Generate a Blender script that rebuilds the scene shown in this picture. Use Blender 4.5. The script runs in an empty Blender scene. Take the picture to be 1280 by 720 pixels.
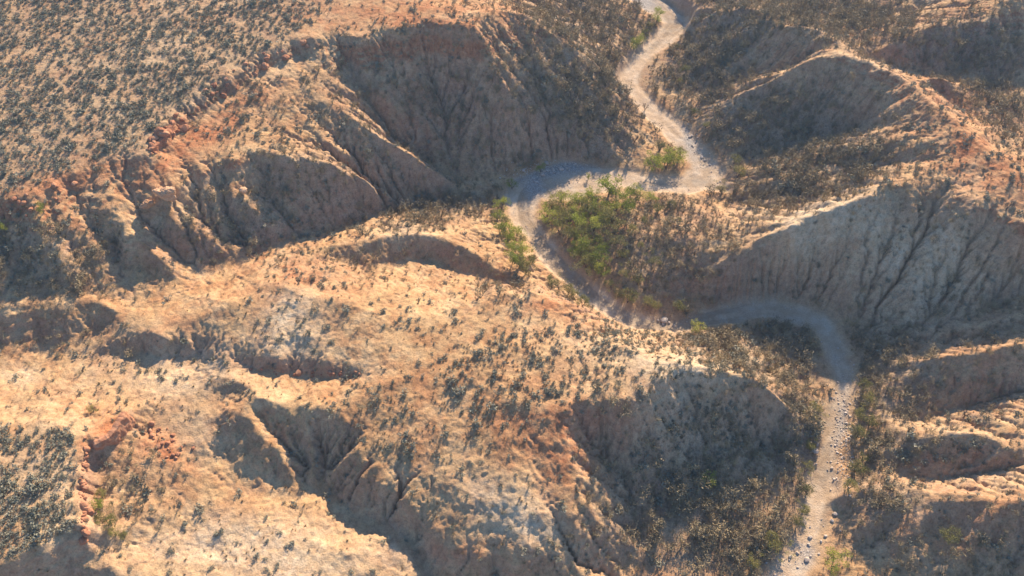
import bpy, math, random
import numpy as np
from mathutils import Vector

# ------------------------------------------------------------------ camera, light, exposure
SC = bpy.context.scene
CAM_Y, CAM_H, DEP, HFOV = -142.6, 170.0, 50.0, 65.4
cd = bpy.data.cameras.new("camera")
cam = bpy.data.objects.new("camera", cd)
SC.collection.objects.link(cam)
cam.location = (0, CAM_Y, CAM_H)
cam.rotation_euler = (math.radians(90 - DEP), 0, 0)
cd.sensor_width = 36
cd.angle = math.radians(HFOV)
cd.clip_end = 8000
SC.camera = cam

SUN_EL, SUN_AZ = 28.0, 20.0          # azimuth: degrees right of +Y
EXPOSURE = 1.2
world = bpy.data.worlds.new("World")
SC.world = world
world.use_nodes = True
wn = world.node_tree
sky = wn.nodes.new("ShaderNodeTexSky")
sky.sky_type = 'NISHITA'
sky.sun_disc = False
sky.sun_elevation = math.radians(SUN_EL)
sky.sun_rotation = math.radians(SUN_AZ)
sky.air_density = 1.0
sky.dust_density = 0.3
sky.ozone_density = 6.0
bgn = wn.nodes["Background"]
wn.links.new(sky.outputs[0], bgn.inputs[0])
bgn.inputs[1].default_value = 0.098
sl = bpy.data.lights.new("sun", 'SUN')
sl.energy = 4.8
sl.angle = math.radians(0.6)
sl.color = (1.0, 0.80, 0.585)
so = bpy.data.objects.new("sun", sl)
SC.collection.objects.link(so)
sdir = Vector((math.sin(math.radians(SUN_AZ)) * math.cos(math.radians(SUN_EL)),
               math.cos(math.radians(SUN_AZ)) * math.cos(math.radians(SUN_EL)),
               math.sin(math.radians(SUN_EL))))
so.rotation_euler = sdir.to_track_quat('Z', 'Y').to_euler()
so.location = (0, 0, 300)
SC.view_settings.view_transform = 'Standard'
SC.view_settings.look = 'None'
SC.view_settings.gamma = 1
SC.view_settings.use_curve_mapping = False
SC.view_settings.exposure = EXPOSURE

rng = np.random.default_rng(7)
F = 640 / math.tan(math.radians(HFOV) / 2)
CD, SD = math.cos(math.radians(DEP)), math.sin(math.radians(DEP))


def P(u, v, z):
    """survey point of the photograph (1280 x 720) at height z -> world x, y"""
    a, b = (u - 640) / F, (360 - v) / F
    dx, dy, dz = a, CD + b * SD, -SD + b * CD
    t = (z - CAM_H) / dz
    return a * t, CAM_Y + dy * t


def proj(x, y, z):
    """world -> photograph pixel"""
    ry, rz = y - CAM_Y, z - CAM_H
    d = ry * CD - rz * SD
    up = ry * SD + rz * CD
    return 640 + F * x / d, 360 - F * up / d

# ------------------------------------------------------------------ terrain: surveyed breaklines
# every line is a crest, a foot of slope or a drainage, points are (u, v, height in metres)
WASH = [(950, 760, -0.2, 6.0), (985, 718, 0, 6.0), (1011, 670, 0.2, 5.6), (1026, 600, 0.4, 5.6), (1042, 540, 0.6, 5.6), (1055, 480, 0.8, 5.2), (1047, 440, 0.9, 5.5), (1020, 402, 1, 6.7), (960, 388, 1.1, 6.3), (900, 396, 1.2, 5.5), (845, 407, 1.3, 5.0), (800, 404, 1.4, 6.3), (750, 375, 1.5, 5.9), (708, 342, 1.6, 6.5), (675, 305, 1.7, 6.5), (655, 272, 1.8, 7.5), (660, 240, 1.9, 12.5), (700, 222, 2, 15.0), (760, 222, 2, 10), (830, 230, 2.1, 8.5), (885, 226, 2.2, 10.5), (868, 190, 2.3, 8.5), (838, 160, 2.4, 8.9), (805, 130, 2.5, 7.6), (785, 104, 2.6, 7.6), (800, 74, 2.7, 7.2), (832, 44, 2.8, 9), (846, 28, 2.9, 11), (822, 8, 3, 13), (790, -12, 3.1, 13), (740, -45, 3.2, 13)]
L = [
 # plateau, upper left
 [(-160,262,31),(-60,256,31),(0,250,31),(50,237,31),(90,215,31.5),(115,202,31.5),(150,197,31.5),(185,188,32),(205,167,32),(225,142,32),(255,118,32),(285,96,32.5),(320,76,32.5),(350,56,33),(395,48,33),(425,44,33)],
 [(-160,110,32.5),(100,100,33),(220,60,33.3),(320,20,33.5)], [(-160,10,34),(200,-25,34),(400,-30,34),(520,-20,34.5)],
 [(-160,190,32),(0,180,32.3),(120,150,32.5),(240,80,33)],
 [(-160,276,29),(0,268,28.3),(50,258,28.2),(72,250,28)],
 [(208,196,28.8),(228,166,28.5),(262,138,28.5),(300,112,29),(330,92,29.5),(362,72,30),(402,62,30.5)],
 [(470,20,34),(560,8,34.3)],
 # scarp below the plateau: bowls and spurs from left to right
 [(92,235,28.6),(120,222,28.9),(160,216,29),(185,208,29.5)],
 [(100,262,25),(118,285,21.3),(138,306,17.5),(150,325,15),(162,350,13),(167,374,11.8)],
 [(22,268,27.9),(50,298,24.3),(75,328,20),(92,355,15.8)],
 [(0,300,23),(25,332,19),(50,358,16.2)],
 [(66,254,27.8),(84,285,24.8),(100,330,18)],
 [(122,248,26.8),(145,275,24.3),(165,296,21.5),(185,304,20),(205,326,15.5),(225,343,11.5)],
 [(198,192,30.5),(202,225,27.5),(212,260,24),(225,276,20.5),(250,296,16),(285,322,9)],
 [(158,238,26),(172,262,22.3),(188,284,18),(210,308,13.8),(235,331,10.3),(250,341,8.9)],
 [(215,186,28.5),(250,188,27.5),(290,186,27),(313,190,26.5),(302,202,26.3),(264,211,25.9),(237,221,25.5),(226,235,25)],
 [(316,205,23.8),(300,218,22.8),(266,230,21.8),(245,243,21),(232,253,20.3)],
 [(240,262,19.6),(258,283,15.2),(290,306,10),(330,314,6.9)],
 [(264,243,21.2),(300,250,19.4),(340,276,12.9),(370,300,7)],
 [(325,238,18.3),(350,264,13),(378,288,7.6),(395,295,5.8)],
 [(315,188,26.8),(345,193,26),(385,200,24),(420,208,20.5),(455,226,15),(480,245,8.8),(495,256,5.5)],
 [(365,140,26),(392,168,22.5),(425,196,18.5),(470,222,12),(500,242,7),(530,250,4)],
 [(350,92,29.5),(400,118,27),(440,145,24),(480,170,20.5),(525,202,14),(572,238,4)],
 # bowl of the north hill
 [(425,44,33),(445,48,33),(470,47,33.2),(480,38,33.8),(530,28,34.3),(575,30,34.5),(592,38,34.3)],
 [(592,38,34.3),(603,62,30),(620,95,25.5),(650,130,19),(690,156,11.8),(740,178,6.8),(800,203,3)],
 [(430,66,29.5),(448,95,25),(462,128,18.5),(480,155,13.7),(498,182,9),(530,205,5.5),(578,228,3.3)],
 [(458,106,24),(470,126,20.5),(488,146,16)],
 [(514,130,20),(526,150,15.7),(546,184,9.7)],
 [(540,95,21),(555,150,13),(565,200,6)],
 [(560,226,3.3),(600,227,2.8),(650,208,2.6),(700,199,2.6),(780,205,2.6)],
 [(592,38,34.3),(602,15,34.6),(650,14,33),(690,36,29),(730,64,22),(762,92,12.5),(778,108,4)],
 [(610,30,33),(665,62,27),(705,105,19),(760,150,9),(810,190,3.5)],
 [(560,-15,31),(620,-12,24),(680,12,18),(730,32,12),(785,50,4.5)], [(640,-40,24),(720,-20,12),(770,0,5)],
 # tributary of the left
 [(-160,375,16.5),(0,372,15.3),(60,368,14.7),(110,366,13.4),(150,374,12.2),(167,377,11.6),(207,366,11),(235,353,10),(290,330,7.5),(330,314,6.5),(380,294,5.5),(430,284,5),(490,263,4),(560,248,3),(635,245,2.2)],
 [(-160,388,15.8),(-20,385,15.5),(30,381,15.6),(70,379,15.2),(117,374,14.8),(145,384,14),(160,396,13.6)],
 [(-160,438,14.2),(-20,430,14.2),(20,424,14.8),(45,443,13.8),(75,436,13.8),(95,420,14.5),(112,425,13.8),(140,412,13.4)],
 [(-160,470,15),(0,462,14.5),(60,462,14),(110,448,14)],
 [(120,436,15.2),(150,424,16.3),(190,419,16.8),(225,425,16.3),(245,440,15)],
 [(128,446,14),(170,440,13.6),(205,450,13.3),(243,458,13)],
 [(160,480,14.5),(230,480,14),(265,470,14)], [(0,500,16.5),(60,500,16),(120,490,15)],
 # lower left plateau
 [(-160,535,20),(0,530,20),(50,528,20),(105,548,20),(130,543,19.5),(150,524,19),(158,508,18.6)],
 [(177,524,15.6),(167,546,15.5),(146,568,15.4),(124,584,15.6)],
 [(105,550,20),(103,580,20),(100,620,20),(104,650,20),(104,668,19.6)],
 [(121,592,15.6),(117,630,15.7),(121,660,15.7),(127,690,15.1)],
 [(-160,730,20),(-20,716,20),(0,710,20),(35,697,20),(60,683,20),(95,671,20),(104,668,19.6)],
 [(-160,600,20.3),(50,610,20.2)],
 [(120,692,15.9),(136,706,14.8),(152,726,14)], [(200,660,11.5),(180,720,13)],
 [(-160,810,10),(0,775,9.5),(60,760,9.5),(110,754,9),(140,766,9)],
 # basin in the middle left
 [(285,506,16.8),(305,517,16.6),(330,543,15),(365,583,12.6),(388,604,9.6)],
 [(270,532,14),(282,562,12.2),(302,592,10.8),(345,600,9.9)],
 [(315,494,17.4),(345,502,17.2),(375,530,15.4),(393,556,12.8)],
 [(325,517,14.8),(340,539,13.9),(366,564,12.4),(385,577,10.4)],
 [(375,502,18),(405,511,17.8),(425,530,16.3),(434,552,13.8)],
 [(388,534,15),(398,560,13),(406,582,10)],
 [(424,573,13.8),(452,567,16.2)],
 [(215,550,13.4),(245,582,12),(290,608,10.6),(350,616,9.4),(392,612,8.2)],
 [(240,500,14),(262,500,14)],
 [(268,478,15),(290,476,15.5),(305,480,16)], [(275,497,13.2),(300,494,14)],
 [(184,530,14.7),(208,550,14),(237,563,12.9)],
 [(230,632,11.5),(280,644,10.9),(340,638,10.3),(385,628,9.3)],
 [(392,610,8),(425,630,7.2),(470,659,6.6),(500,675,6.2),(528,706,5.2),(545,740,4),(560,800,2)],
 [(403,629,8.4),(415,655,8.9),(470,669,8.8),(500,684,8.4),(524,716,7),(536,760,6)],
 [(250,690,10.8),(350,670,10.5),(440,690,10.8)], [(200,780,13),(400,780,11)],
 [(420,608,9.3),(440,602,12.8),(470,603,14.2),(510,628,13.2),(525,650,12),(545,672,11.5),(575,694,10.5),(607,698,10.5),(650,685,11),(690,690,11),(715,700,9)],
 [(600,742,5.5),(660,752,5.5),(720,758,4.5)],
 [(560,600,15.5),(620,630,14.5),(680,640,14.5)],
 # hills of the centre
 [(330,350,14.6),(370,366,15.8),(430,378,17.2),(500,398,17.3)], [(340,405,16),(420,420,16.8)], [(250,395,14),(290,375,15)],
 [(300,447,15.6),(345,451,16.2),(400,455,16.5),(445,463,15.6)], [(303,460,13.3),(345,467,13.3),(400,469,13.6),(440,470,14.3)],
 [(500,398,17.3),(560,388,17),(600,372,17),(650,364,18),(700,375,17),(735,392,14)],
 [(415,308,10.5),(460,299,12.5),(520,292,14.3),(560,298,14.3),(600,318,12.3),(635,345,9)],
 [(420,326,8.5),(450,335,8.3),(485,334,9),(530,324,9.8),(580,340,9),(612,350,8.5),(642,355,7)],
 [(450,490,17),(520,470,17.5),(560,430,17.5)],
 [(690,350,3.2),(730,375,3),(752,398,2.8),(782,412,2.2)],
 [(740,391,13.3),(760,400,11),(778,409,6)],
 [(740,430,18),(800,437,20),(855,456,20.5),(920,468,18.5),(965,490,14.5),(1000,525,7),(1015,550,1.8)],
 [(560,470,18),(640,450,18.5),(740,430,18)], [(640,500,19),(690,514,19.5),(740,505,20.3),(790,497,20.5),(855,456,20.5)],
 [(700,515,19.6),(705,545,17.5),(715,585,15.8),(728,616,14.5),(765,652,9),(778,690,3),(785,740,0)],
 [(530,520,17),(600,560,16.3),(660,588,15.6),(715,585,15.8)],
 [(640,535,18),(675,545,17.5)], [(690,598,15),(722,603,14.8)],
 [(790,497,20.5),(812,508,19),(822,535,14),(835,575,8)],
 [(745,540,13),(770,590,8),(800,640,3.5)], [(838,510,15.5),(855,560,8.5),(870,600,4.5)],
 [(790,668,2.6),(850,640,2.6),(905,598,3.5),(955,562,3.5),(992,556,1.8)],
 [(800,720,1),(880,690,1.3),(950,650,1),(1000,600,.9)],
 [(840,418,3),(900,410,2.6),(960,420,2.6),(1010,460,2),(1025,500,1.5)],
 # peninsula of the grove
 [(690,270,2.8),(700,310,2.6),(750,345,2.5),(800,380,2.4)], [(720,262,3.6),(760,255,3.6),(850,255,3.2)],
 [(1350,312,30.5),(1280,281,29),(1240,263,29),(1200,242,28),(1165,222,27.5),(1120,228,26.5),(1078,243,25.5),(1010,270,21.5),(950,306,16),(915,325,12.5),(880,345,8),(850,372,3)],
 [(865,388,1.9),(920,378,1.9),(980,374,1.8),(1022,384,1.8),(1060,420,1.7),(1078,470,1.6),(1075,520,1.5)],
 [(760,285,5.5),(830,298,8.5),(890,310,11)], [(780,340,4.5),(840,345,6)],
 [(895,246,2.8),(940,256,6.5),(990,254,12),(1040,240,17),(1090,212,20.5),(1130,198,24)],
 # main ridge, right
 [(1350,260,31.5),(1290,225,31.5),(1230,180,31.5),(1170,130,31),(1130,95,30.5),(1085,75,29.5),(1035,68,28.5)],
 [(1035,68,28.5),(1015,72,26.5),(970,96,19.5),(920,115,12.5),(890,128,7.5),(866,148,3.2)],
 [(1022,62,25),(995,80,18.5),(955,95,13.5),(910,108,8.5),(870,116,4)],
 [(1035,68,28.5),(1052,58,28),(1035,44,27.5),(1015,34,26.5),(1000,30,26),(985,33,25),(965,42,21),(940,58,16.5),(905,82,9)],
 [(893,198,3),(950,192,5.5),(1000,178,9),(1050,166,12.6),(1078,158,16)],
 [(1138,112,29.5),(1100,126,25),(1062,142,18.5)],
 [(1150,165,28),(1080,185,21.5),(1000,202,13.5),(940,217,7),(907,226,3)],
 [(855,8,8),(890,12,13),(920,10,18),(940,9,20),(965,22,23),(985,33,25)],
 [(860,50,3.6),(830,90,3.4),(835,125,3.3),(865,165,3),(893,195,3)],
 [(905,-10,12),(1000,8,17),(1060,42,21),(1120,84,21),(1165,113,20.3),(1205,140,20),(1290,177,20),(1380,205,20)],
 [(1090,63,22),(1130,50,25),(1165,30,28),(1190,31,28),(1215,36,27.5),(1237,21,31),(1290,-20,35),(1380,-50,37)],
 [(1085,72,20),(1130,87,18.5),(1180,97,18),(1230,106,18),(1290,104,19),(1380,100,20)],
 [(1000,-20,18),(1100,20,19),(1150,10,21)], [(900,-60,12),(1050,-60,20),(1200,-70,30)],
 [(1150,97,24),(1172,94,24.3),(1190,108,23),(1204,124,21)],
 # spurs of the lower right
 [(1060,400,2.5),(1120,405,5.4),(1200,396,9.5),(1240,382,12),(1290,366,15),(1380,350,18)],
 [(1220,414,11.5),(1255,398,14.5),(1300,386,17),(1380,370,20)], [(1150,435,6),(1200,424,9.5),(1290,408,14)],
 [(1125,470,4.5),(1150,452,9),(1190,441,12.3),(1240,436,15),(1300,424,18),(1380,410,20)],
 [(1100,500,2.8),(1140,523,3.8),(1200,514,5.5),(1245,496,8.5),(1300,482,11.5),(1380,470,14)],
 [(1100,565,4),(1150,551,8),(1190,540,11),(1230,545,13),(1262,560,14)],
 [(1100,588,3.5),(1160,598,4.6),(1220,589,7.5),(1258,580,11)], [(1200,530,9),(1300,510,15),(1380,500,18)],
 [(1038,620,3.7),(1090,612,6.5),(1140,611,9.5),(1190,617,12.5),(1240,622,14.5),(1300,626,16.5),(1380,630,18)],
 [(1042,634,.9),(1056,662,1.1),(1078,700,1.6),(1120,728,3),(1200,742,4),(1290,748,6),(1380,750,8)],
 [(1130,624,8.3),(1106,640,7),(1082,662,4)],
 [(1085,480,1.8),(1080,540,1.6),(1072,590,1.6)],
 [(1000,700,.5),(1020,690,.5)], [(1040,740,1.2),(1060,800,1.5)],
]


def lift(p):
    """the tributary on the left hangs well above the main wash"""
    u, v, z = p[:3]
    k = .27 * min(max((520 - u) / 200, 0), 1) * min(max((430 - v) / 40, 0), 1) * min(max((v - 100) / 60, 0), 1)
    return (u, v, z + k * max(31 - z, 0)) + tuple(p[3:])


L = [[lift(p) for p in l] for l in L]


def world_line(pts, step=0.3):
    """dense world points along a surveyed line"""
    w = [(*P(p[0], p[1], p[2]), *p[2:]) for p in pts]
    w = np.array(w, float)
    if len(w) < 2:
        return w
    # gentle Catmull-Rom so crests curve naturally
    e = np.vstack([2 * w[0] - w[1], w, 2 * w[-1] - w[-2]])
    out = []
    for i in range(1, len(e) - 2):
        p0, p1, p2, p3 = e[i - 1], e[i], e[i + 1], e[i + 2]
        n = max(2, int(np.hypot(*(p2 - p1)[:2]) / step))
        t = np.linspace(0, 1, n, endpoint=False)[:, None]
        c = 0.5 * (2 * p1 + (p2 - p0) * t + (2 * p0 - 5 * p1 + 4 * p2 - p3) * t ** 2 + (-p0 + 3 * p1 - 3 * p2 + p3) * t ** 3)
        lin = p1 + (p2 - p1) * t
        out.append(0.6 * c + 0.4 * lin)
    out.append(w[-1:])
    return np.vstack(out)


def blur(a, s):
    if s <= 0:
        return a
    r = int(3 * s + 1)
    k = np.exp(-0.5 * (np.arange(-r, r + 1) / s) ** 2)
    k /= k.sum()
    for ax in (0, 1):
        pad = [(0, 0), (0, 0)]
        pad[ax] = (r, r)
        b = np.pad(a, pad, mode='edge')
        o = np.zeros_like(a)
        for i, w in enumerate(k):
            o += w * (b[i:i + a.shape[0]] if ax == 0 else b[:, i:i + a.shape[1]])
        a = o
    return a


def sample(a, fx, fy):
    """bilinear sample of grid a[y, x] at float indices"""
    fx = np.clip(fx, 0, a.shape[1] - 1.001)
    fy = np.clip(fy, 0, a.shape[0] - 1.001)
    ix, iy = fx.astype(np.int32), fy.astype(np.int32)
    tx, ty = fx - ix, fy - iy
    return ((a[iy, ix] * (1 - tx) + a[iy, ix + 1] * tx) * (1 - ty)
            + (a[iy + 1, ix] * (1 - tx) + a[iy + 1, ix + 1] * tx) * ty)


_NT = {}


def vnoise(x, y, seed=0):
    """smooth value noise, 0..1"""
    if seed not in _NT:
        _NT[seed] = np.random.default_rng(1000 + seed).random((257, 257)).astype(np.float32)
        _NT[seed][256] = _NT[seed][0]
        _NT[seed][:, 256] = _NT[seed][:, 0]
    t = _NT[seed]
    xi, yi = np.floor(x), np.floor(y)
    fx, fy = x - xi, y - yi
    fx, fy = fx * fx * (3 - 2 * fx), fy * fy * (3 - 2 * fy)
    xi, yi = xi.astype(np.int64) % 256, yi.astype(np.int64) % 256
    return (t[yi, xi] * (1 - fx) + t[yi, xi + 1] * fx) * (1 - fy) + (t[yi + 1, xi] * (1 - fx) + t[yi + 1, xi + 1] * fx) * fy


def fbm(x, y, octs=4, seed=0, gain=.5):
    s, a, n = 0, 1, 0
    for i in range(octs):
        s = s + a * (vnoise(x * 2 ** i + 17.3 * i, y * 2 ** i + 9.1 * i, seed + i) - .5)
        n += a
        a *= gain
    return s / n * 2          # about -1..1


# --- coarse solve: harmonic surface through the breaklines
X0, X1, Y0, Y1 = -250.0, 250.0, -125.0, 240.0
pts = [world_line(l)[:, :3] for l in L]
wash_w = world_line(WASH)
pts.append(wash_w[:, :3])
# small wander so no crest is ruler-straight
allp = np.vstack(pts)
allp[:, 0] += 0.9 * fbm(allp[:, 0] / 7, allp[:, 1] / 7, 3, 40)
allp[:, 1] += 0.9 * fbm(allp[:, 0] / 7 + 50, allp[:, 1] / 7, 3, 44)
allp[:, 0] += 0.45 * fbm(allp[:, 0] / 1.9, allp[:, 1] / 1.9, 2, 50)
allp[:, 1] += 0.45 * fbm(allp[:, 0] / 1.9 + 50, allp[:, 1] / 1.9, 2, 52)
allp[:, 2] += 0.5 * fbm(allp[:, 0] / 9, allp[:, 1] / 9, 2, 47) * (allp[:, 2] > 4)


def solve():
    z = None
    for res in (16, 8, 4, 2, 1, 0.5):
        nx, ny = int((X1 - X0) / res) + 1, int((Y1 - Y0) / res) + 1
        ix = np.clip(((allp[:, 0] - X0) / res + .5).astype(int), 0, nx - 1)
        iy = np.clip(((allp[:, 1] - Y0) / res + .5).astype(int), 0, ny - 1)
        k = iy * nx + ix
        inb = (allp[:, 0] > X0) & (allp[:, 0] < X1) & (allp[:, 1] > Y0) & (allp[:, 1] < Y1)
        s = np.bincount(k[inb], allp[inb, 2], nx * ny)
        c = np.bincount(k[inb], minlength=nx * ny)
        mask = (c > 0).reshape(ny, nx)
        val = (s / np.maximum(c, 1)).reshape(ny, nx)
        if z is None:
            z = np.full((ny, nx), val[mask].mean())
        else:
            gx, gy = np.meshgrid(np.linspace(0, z.shape[1] - 1, nx), np.linspace(0, z.shape[0] - 1, ny))
            z = sample(z, gx, gy)
        n = {16: 400, 8: 300, 4: 200, 2: 140, 1: 90, .5: 50}[res]
        for _ in range(n):
            z[mask] = val[mask]
            p = np.pad(z, 1, mode='edge')
            z = 0.25 * (p[:-2, 1:-1] + p[2:, 1:-1] + p[1:-1, :-2] + p[1:-1, 2:])
        z[mask] = val[mask]
    return z


Zc = solve()
Zc = 0.8 * blur(Zc, 1.0) + 0.2 * blur(Zc, 4.0)

# --- fine grid, graded outwards to the far ground
D = 0.28
fx = np.arange(-212, 212, D)
fy = np.arange(-92, 176, D)
skirt = np.cumsum(D * 1.16 ** np.arange(1, 45))
skirt = skirt[skirt < 3600]
gxs = np.concatenate([fx[0] - skirt[::-1], fx, fx[-1] + skirt])
gys = np.concatenate([fy[0] - skirt[::-1], fy, fy[-1] + skirt])
NS = len(skirt)
GX, GY = np.meshgrid(gxs, gys)


def zc_at(x, y):
    return sample(Zc, (x - X0) / 0.5, (y - Y0) / 0.5)


Z = zc_at(GX, GY)


def slope_of(z):
    gy = np.gradient(z, gys, axis=0)
    gx = np.gradient(z, gxs, axis=1)
    return gx, gy


def hash2(ix, iy, s):
    h = (ix * 374761393 + iy * 668265263 + s * 2147483647) & 0xffffffff
    h = ((h ^ (h >> 13)) * 1274126177) & 0xffffffff
    h = h ^ (h >> 16)
    return (h & 0xffff) / 65535.0, ((h >> 16) & 0xffff) / 65535.0


def gully(x, y, gx, gy, cell, seed):
    """directional noise whose furrows run down the slope"""
    m = np.hypot(gx, gy) + 1e-6
    px, py = -gy / m, gx / m
    X, Y = x / cell, y / cell
    ix0, iy0 = np.floor(X).astype(np.int64), np.floor(Y).astype(np.int64)
    s = np.zeros_like(x)
    wsum = np.zeros_like(x)
    for i in (-1, 0, 1):
        for j in (-1, 0, 1):
            a, b = hash2(ix0 + i, iy0 + j, seed)
            dx, dy = X - (ix0 + i + a), Y - (iy0 + j + b)
            w = np.exp(-(dx * dx + dy * dy) * 2.2)
            s += w * np.cos((dx * px + dy * py) * 2 * math.pi * 1.25)
            wsum += w
    return s / (wsum + .05)


cs = (slice(NS, -NS), slice(NS, -NS))
# distance to the wash centre line (for its bed and gravel)
wd = np.full(Z.shape, 1e3)
wz = np.zeros(Z.shape)
ww = np.ones(Z.shape)
cgx, cgy = np.meshgrid(np.arange(-215, 215, 1.0), np.arange(-95, 180, 1.0))
wpts = np.vstack([wash_w[::6], world_line([(868, 222, 2.2, 9), (890, 232, 2.2, 7), (908, 240, 2.3, 3.5)])[::3], world_line([(690, 240, 2, 8), (730, 236, 2, 7), (760, 232, 2, 6)])[::3]])
bd = np.full(cgx.shape, 1e9); bz = np.zeros(cgx.shape); bw = np.ones(cgx.shape)
for q in wpts:
    d = (cgx - q[0]) ** 2 + (cgy - q[1]) ** 2
    m = d < bd
    bd[m] = d[m]; bz[m] = q[2]; bw[m] = q[3]
bd = np.sqrt(bd)


def from_c(a, x, y):
    return sample(a, (x + 215), (y + 95))


wd, wz, ww = from_c(bd, GX, GY), from_c(bz, GX, GY), from_c(blur(bw, 2), GX, GY)
edge = wd - ww * 0.5 + 1.6 * fbm(GX / 6, GY / 6, 3, 60)
washm = 1 / (1 + np.exp(np.clip(edge / 0.45, -30, 30)))           # 1 in the bed
offbed = 1 - 1 / (1 + np.exp(np.clip((edge - 2.5) / 1.0, -30, 30)))

# --- running water: repeated drainage routing and incision on a coarser grid
def erode(h, res, fixed, kf, n_it=14, K=.027, m=.47):
    ny_, nx_ = h.shape
    N_ = ny_ * nx_
    ids = np.arange(N_).reshape(ny_, nx_)
    offs = [(-1, -1), (-1, 0), (-1, 1), (0, -1), (0, 1), (1, -1), (1, 0), (1, 1)]
    rg = np.random.default_rng(3)
    A = None
    border = np.zeros(h.shape, bool)
    border[[0, -1]] = True
    border[:, [0, -1]] = True
    fx_ = fixed | border
    for it in range(n_it):
        hp = np.pad(h, 1, constant_values=1e9)
        best = np.zeros(h.shape)
        rec = ids.copy()
        low = np.full(h.shape, 1e9)
        for dy, dx in offs:
            L_ = res * (1.4142 if dy and dx else 1.0)
            hn = hp[1 + dy:1 + dy + ny_, 1 + dx:1 + dx + nx_]
            low = np.minimum(low, hn)
            sl__ = (h - hn) / L_ * rg.uniform(.82, 1.18, h.shape)
            k = sl__ > best
            best[k] = sl__[k]
            rec[k] = (ids + dy * nx_ + dx)[k]
        # hollows silt up
        pit = (rec == ids) & ~fx_
        if it < n_it - 1:
            h = np.where(pit, low + .02, h)
        rec[fx_] = ids[fx_]
        order = np.argsort(-h, axis=None, kind='stable')
        r_ = rec.ravel().tolist()
        ar = [res * res] * N_
        ol = order.tolist()
        for i in ol:
            j = r_[i]
            if j != i:
                ar[j] += ar[i]
        A = np.array(ar)
        rr = rec.ravel()
        dist = np.where((np.abs(rr - ids.ravel()) == 1) | (np.abs(rr - ids.ravel()) == nx_), 1., 1.4142) * res
        Fk = (K * kf.ravel() * np.minimum(A, 900.) ** m / dist)
        hl = h.ravel().tolist()
        Fl = Fk.tolist()
        for i in reversed(ol):
            j = r_[i]
            if j != i and hl[j] < hl[i]:
                f = Fl[i]
                hl[i] = (hl[i] + f * hl[j]) / (1 + f)
        h = np.array(hl).reshape(ny_, nx_)
        if it % 3 == 2:
            h = np.where(fx_, h, .92 * h + .08 * blur(h, .7))
    return h, A.reshape(ny_, nx_)


rough = offbed * (.9 * fbm(GX / 13, GY / 13, 4, 76, .55) * np.clip((31.3 - Z) / 4, .10, 1))
gx, gy = slope_of(Z)
gx, gy = blur(gx, 8), blur(gy, 8)
mm = np.clip((np.hypot(gx, gy) - .1) / .5, 0, 1.2)
rough += offbed * 1.1 * mm * gully(GX + 4 * fbm(GX / 12, GY / 12, 3, 70), GY + 4 * fbm(GX / 12 + 31, GY / 12, 3, 72), gx, gy, 17, 3)
rough += offbed * .5 * mm * gully(GX + 2 * fbm(GX / 6, GY / 6, 3, 73), GY + 2 * fbm(GX / 6 + 31, GY / 6, 3, 74), gx, gy, 7, 4)
Z = Z + rough
Zs = Z[cs]
h0 = blur(Zs, .8)[::2, ::2] + .16 * rng.normal(size=Zs[::2, ::2].shape) * offbed[cs][::2, ::2]
uu, vv = proj(GX[cs][::2, ::2], GY[cs][::2, ::2], h0)
bushy = np.maximum.reduce([np.exp(-(((uu - a_) / b_) ** 2 + ((vv - c_) / d_) ** 2) ** 2) for a_, c_, b_, d_ in
                           ((890, 70, 90, 90), (1000, 180, 140, 70), (820, 300, 130, 70), (880, 640, 150, 90), (730, 100, 90, 110), (1000, 10, 200, 40), (400, 380, 130, 70), (650, 430, 180, 60), (320, 690, 220, 60), (560, 540, 120, 70), (60, 470, 160, 40), (1110, 560, 60, 110), (1215, 185, 75, 85), (1120, 190, 60, 40), (960, 270, 90, 40), (640, 640, 130, 60), (370, 410, 110, 50))])
kfield = (1 - .62 * bushy) * (1 + 1.6 * np.exp(-(((uu - 300) / 170) ** 2 + ((vv - 560) / 60) ** 2) ** 2)) * (.25 + 1.5 * vnoise(GX[cs][::2, ::2] / 15, GY[cs][::2, ::2] / 15, 66))
h1, ACC = erode(h0.copy(), 2 * D, (washm[cs][::2, ::2] > .5), kfield)
dlt = h1 - h0
print("erosion mean", dlt.mean(), "p1", np.percentile(dlt, 1), "p99", np.percentile(dlt, 99))
qx, qy = np.meshgrid(np.arange(Zs.shape[1]) / 2, np.arange(Zs.shape[0]) / 2)
fade = np.clip(np.minimum.reduce([qx, qx.max() - qx, qy, qy.max() - qy]) / 8, 0, 1)
Z[cs] = Zs * (1 - fade) + fade * (.25 * (Zs + sample(dlt, qx, qy)) + .75 * sample(h1, qx, qy))
flow = np.zeros(Z.shape)
flow[cs] = sample(blur(np.clip((np.log10(ACC + 1) - .9) / 1.8, 0, 1), .7), qx, qy)
# steep faces break into ledges
gx, gy = slope_of(Z)
sl_ = np.hypot(gx, gy)
steep = np.clip((blur(sl_, 2) - .55) / .5, 0, 1)
lay = (1 / (1 + np.exp((GX - 25) / 8))) * np.clip((vnoise(GX / 17, GY / 17, 82) - .35) * 4, 0, 1) * np.clip((30.3 - Z) / 1.5, 0, 1) * np.clip((vnoise(GX / 60 + 3, GY / 60, 83) + .4), 0, 1)
steep = np.maximum(steep, 1.35 * lay)
st = 1.35
zz = Z / st + .5 * fbm(GX / 14, GY / 14, 3, 80)
fr = zz - np.floor(zz)
Z = Z + steep * .35 * st * (np.clip((fr - .5) * 2.2 + .5, 0, 1) - fr) * offbed
Z += (.34 * fbm(GX / 3.0, GY / 3.0, 4, 84, .65) * np.clip(sl_ * 1.8, .2, 1) + .10 * fbm(GX / .9, GY / .9, 2, 88)) * offbed
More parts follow.
